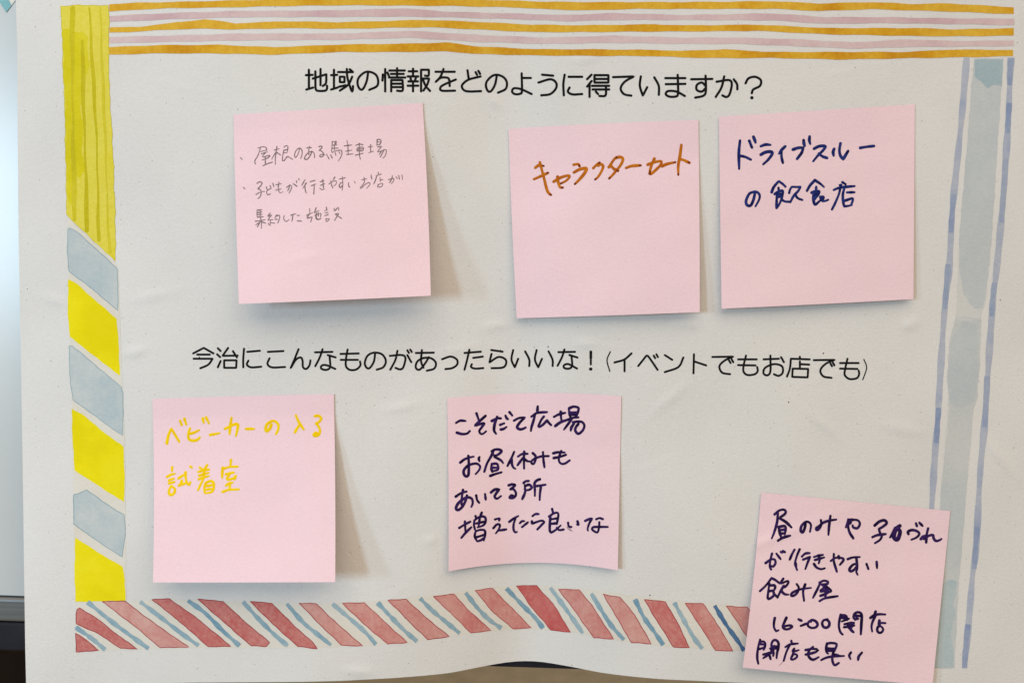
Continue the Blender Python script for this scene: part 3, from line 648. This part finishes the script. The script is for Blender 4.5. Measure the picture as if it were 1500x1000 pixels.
n5 = Note((655,583), (910,580), (905,835), (657,836.5), (2.2, 1.0, 2.2), (-6, -12, 1.0, 0), .3)
r = note(n5, 'pink sticky note with four lines of dark navy marker writing and an arched lower edge')
write('writing_line', [(660, 585, 12, 38, """95,410 170,370 265,375;110,580 200,605 290,595 340,550;455,240 500,370;615,285 520,370 430,455! 520,430 590,420 545,490 505,550 530,600 570,600 625,555;725,375 820,330 885,330;820,300 775,430 765,540 800,600;870,445 945,415;880,525 930,515 985,480;965,280 985,325 1010,345;1035,220 1085,280;
1115,370 1200,325 1305,315! 1220,400 1170,480 1210,520 1270,515 1320,490"""),
 (770, 585, 15, 48, """265,150 255,270;125,375 230,300 350,280 470,275;210,310 170,470 130,600 115,690;400,370 340,450 280,580! 300,600 380,550 470,455! 510,510 560,560;620,380 740,320 870,290;770,265 775,380 790,460;650,580 760,500 900,450 1040,400 1160,390;950,190 960,300 985,380;960,190 1050,155 1150,175 1160,230 1110,370;960,280 1130,285;980,330 1120,330;
1010,430 930,540 840,660;1040,500 1150,480 1250,500 1290,580 1250,680 1160,750 1100,700 1090,640 1130,560;1060,530 1010,600 990,680;1160,530 1110,600""")], M['navy'], r, n5.place)
write('writing_line', [(660, 650, 15, 47, """210,410 300,340 400,300 510,275;390,255 400,400 400,560 390,680 340,710 290,650 300,560 390,470 520,430 600,440 650,500 620,580 550,660;635,285 620,320 635,380;900,160 980,120 1080,125 1120,160 1060,220 1000,250 950,240;940,140 900,250 800,430 740,610;960,280 1060,330 1120,370 1155,420;
905,440 895,540 920,610;905,440 1000,430 1040,470 1040,560 920,600;910,520 1030,520;870,700 980,660 1120,620"""),
 (740, 650, 13.636, 42, """180,155 130,270 45,440;130,300 135,400 165,470 205,495;255,250 340,200 450,195;380,150 375,320 378,490;360,270 300,350 245,425;390,300 440,340 510,350;550,180 600,230 610,290 580,380 550,400 520,360 560,310 640,270 740,245 870,240;755,160 765,320 785,465;
960,185 1050,165 1190,170;1120,140 1075,260 1080,350 1130,395 1200,385 1290,325;970,280 1090,255 1215,215""")], M['navy'], r, n5.place)
write('writing_line', [(660, 695, 10, 31, """75,320 150,270 235,245;182,220 165,330 160,440;240,300 220,380 170,470 110,515 80,490 110,420 180,360 250,330 310,350 325,410 305,470;375,300 390,370 420,410;505,280 515,365;590,260 650,215 710,215! 670,270 645,320 680,350 740,310;
850,155 900,140 945,155 870,215! 920,210 955,260 950,310 910,340 865,335 890,300 920,310;1070,120 1100,95 1145,90;1090,155 1090,220;1090,165 1150,145 1190,185 1150,220 1100,225;1100,225 1080,290 1050,355;1310,65 1260,85 1230,130 1235,220 1235,310;1260,165 1390,145;1325,160 1310,270 1305,370""")], M['navy'], r, n5.place)
write('writing_line', [(665, 740, 12.5, 36, """95,410 200,345 300,295;200,290 210,480;135,590 220,490 320,395;395,190 400,230;510,125 480,200;375,270 365,350 385,440;375,270 450,215 540,200 580,240 570,320 520,370 430,400;400,330 570,290;400,460 380,560 420,650;400,470 480,445 560,455 570,530 545,640;410,580 570,530;430,655 500,630 545,590;470,240 450,380;
750,255 800,240 835,240 825,275;720,415 780,350 830,345 840,380 810,450 765,510;810,455 870,450 960,435;1010,300 1090,240 1180,190;1130,230 1095,330 1090,430 1120,490 1155,480;1205,325 1240,290 1290,285;1245,395 1300,350 1355,305"""),
 (775, 740, 12, 36, """60,185 110,150 170,150;50,275 55,315 130,290 220,265 265,290 220,340 145,420;405,60 420,120;350,195 420,145 490,125 515,160 500,260 485,325;375,190 365,320 365,440 390,475! 450,440 500,400 555,350;390,240 490,225;390,320 480,310;490,390 530,430 610,420;685,300 700,370 745,375;850,275 870,340 840,330;
985,270 1050,240 1105,230! 1060,310 1030,400 1035,440;1180,240 1240,220 1300,240;1235,290 1230,380 1210,460 1180,470 1110,420 1130,380 1220,375 1385,375""")], M['navy'], r, n5.place)

write('pen_smudge', [(775, 740, 12, 9, '665,375 690,415 735,440;700,395 760,455')], M['pencil'], r, n5.place)

n6 = Note((1115,721), (1392,748), (1366,1003), (1088,977), (4.0, 3.0, 2.5), (0, 1.0, 2, 0), .15)
n6.fold = .30
r = note(n6, 'tilted pink sticky note with five lines of dark navy writing, overlapping the painted border')
write('writing_line', [(1120, 735, 10, 32, """145,180 210,125 280,110 310,140 290,180 230,220;195,150 185,280 145,430 105,530;225,240 310,290 395,370;205,360 220,440 240,505;205,365 290,350 310,390 295,470;230,410 300,400;230,460 290,455;195,565 270,520 375,490;
600,300 590,370 560,440 530,420 540,350 600,290 650,295 680,340 665,435;825,260 830,330 800,390 765,410 755,380 800,350 860,300 950,270 1050,255;965,200 945,350 935,480;1225,250 1215,310 1190,370;1215,300 1240,430 1300,530;1225,260 1290,250;1230,300 1300,260 1370,270 1395,320 1360,380 1300,370 1290,340;1225,325 1270,300"""),
 (1265, 745, 12, 38, """195,290 280,220 370,200 405,250 340,310 270,350! 290,420 320,470 290,540 200,600;155,495 240,460 390,440;560,330 500,440 465,500;790,440 780,400 850,370 940,390 980,440 930,500 840,540;920,250 940,305;980,240 1040,300;1135,340 1110,450 1100,590;1005,530 1050,480 1110,470;1000,530 1100,500;1060,530 1150,470 1220,460 1230,510 1270,560 1330,550 1370,525"""),
 (1265, 745, 12, 56, "640,295 580,340 520,450 560,530 600,530 630,460 640,390 600,350 560,400 545,480")], M['navy'], r, n6.place)
write('writing_line', [(1110, 795, 7.895, 24, """90,230 150,190 195,190 205,230 180,270 160,265;165,120 145,200 140,270 155,305;215,120 265,185;265,100 285,110;290,90 315,105;425,75 395,130 370,190;485,70 455,140 430,230 440,270 455,310;440,230 445,290;510,155 550,120 600,115;525,190 605,160;600,165 575,230 550,300;
650,160 700,145 755,135;660,195 770,165;700,140 715,190 705,235;650,240 680,280 730,300 775,290;845,205 900,170 980,175 990,200 950,250;880,125 880,210 915,330;935,150 940,180;1040,185 1100,165 1180,160;1140,165 1150,280 1140,330 1155,365;1145,240 1100,250 1060,300 1075,325 1110,310 1140,270;1258,240 1280,300;1375,215 1380,290""")], M['navy'], r, n6.place)
write('writing_line', [(1105, 840, 11.54, 35, """95,290 200,190 290,70! 350,100 430,160;255,160 235,300 225,400 240,425! 290,400 345,345! 395,400;250,195 340,195 350,240 330,280;240,295 330,275;320,290 340,370;490,80 450,140 455,160 560,120 575,150 520,220 480,220;500,200 450,280 390,400;460,290 510,340 580,350;
715,170 750,230 730,310 670,365 625,365 640,320 720,280 800,255 960,235;860,175 825,290 840,455;1100,150 1170,115 1240,130 1230,170 1150,180;1120,140 1060,270 990,405;1140,180 1200,200 1290,270 1290,300 1200,310;1120,280 1200,230;1120,300 1180,290 1260,300;1115,370 1200,340 1290,290;1210,260 1200,400;1100,460 1200,410 1410,375;1170,220 1250,270""")], M['navy'], r, n6.place)
write('writing_line', [(1125, 890, 15, 48, """150,215 130,330 135,430 180,510! 230,485;405,210 360,310 325,410 370,460 450,460 530,410 490,380 400,390 350,410;670,245 740,280;720,390 860,335;960,260 890,310 880,390 960,435 1050,420 1090,360 1050,290 970,260 940,300;1310,245 1220,270 1190,340 1220,410 1280,430 1340,390 1345,310 1300,265 1240,260"""),
 (1215, 885, 15, 47, """250,220 215,370 210,490 240,600 290,655;250,230 340,235 375,270 370,320 270,370;250,290 340,290;380,330 430,305;570,330 530,280 550,200 620,165 690,190 710,260 700,450 690,650;560,240 680,250;570,310 640,310;560,200 600,280;330,430 440,405 540,400;320,495 430,480 545,455;440,410 440,500;420,500 480,560 530,605;500,410 470,540;400,450 500,430;
1015,150 980,230 900,300;900,290 990,230 1100,210 1230,215;1010,250 950,370 925,480 940,590;1100,345 1080,420;1080,420 1130,400 1230,405;1110,430 1060,500 1050,560 1080,610 1140,610 1180,550 1150,490 1110,475 1070,500""")], M['navy'], r, n6.place)
write('writing_line', [(1100, 930, 16.67, 48, """225,100 190,230 160,400 155,560 180,690;225,150 310,150 345,200 340,270 310,350;220,210 320,220;210,330 310,300;510,330 500,220 540,130 610,115 670,180 670,300 640,420 625,555;540,265 640,265;560,310 640,320;300,465 400,440 520,400 560,300;470,320 560,360;520,330 460,440 300,555;430,420 460,500 480,580;480,440 550,400 545,500;
985,130 1000,200;840,285 950,220 1150,195;940,240 860,420 800,620;1060,320 1020,380 1090,380 1170,355;1040,380 1030,450 980,560 1000,590 1070,570 1130,510 1100,460 1050,460"""),
 (1180, 930, 15, 46, """0,320 130,295 250,300;0,420 140,390 230,360 280,325;165,250 80,330 60,430 110,510 180,530 290,475;470,175 450,300 470,380 500,400;470,180 570,165 680,190 660,280 600,400 590,550 640,650 730,605;480,285 650,290;490,340 640,340;345,540 450,490 600,460 850,450;630,410 750,450;1000,370 960,440 990,520;1240,375 1170,460 1155,540""")], M['navy'], r, n6.place)
write('pen_smudge', [(1100, 930, 16.67, 10, '780,640 735,690 690,745')], M['pencil'], r, n6.place)
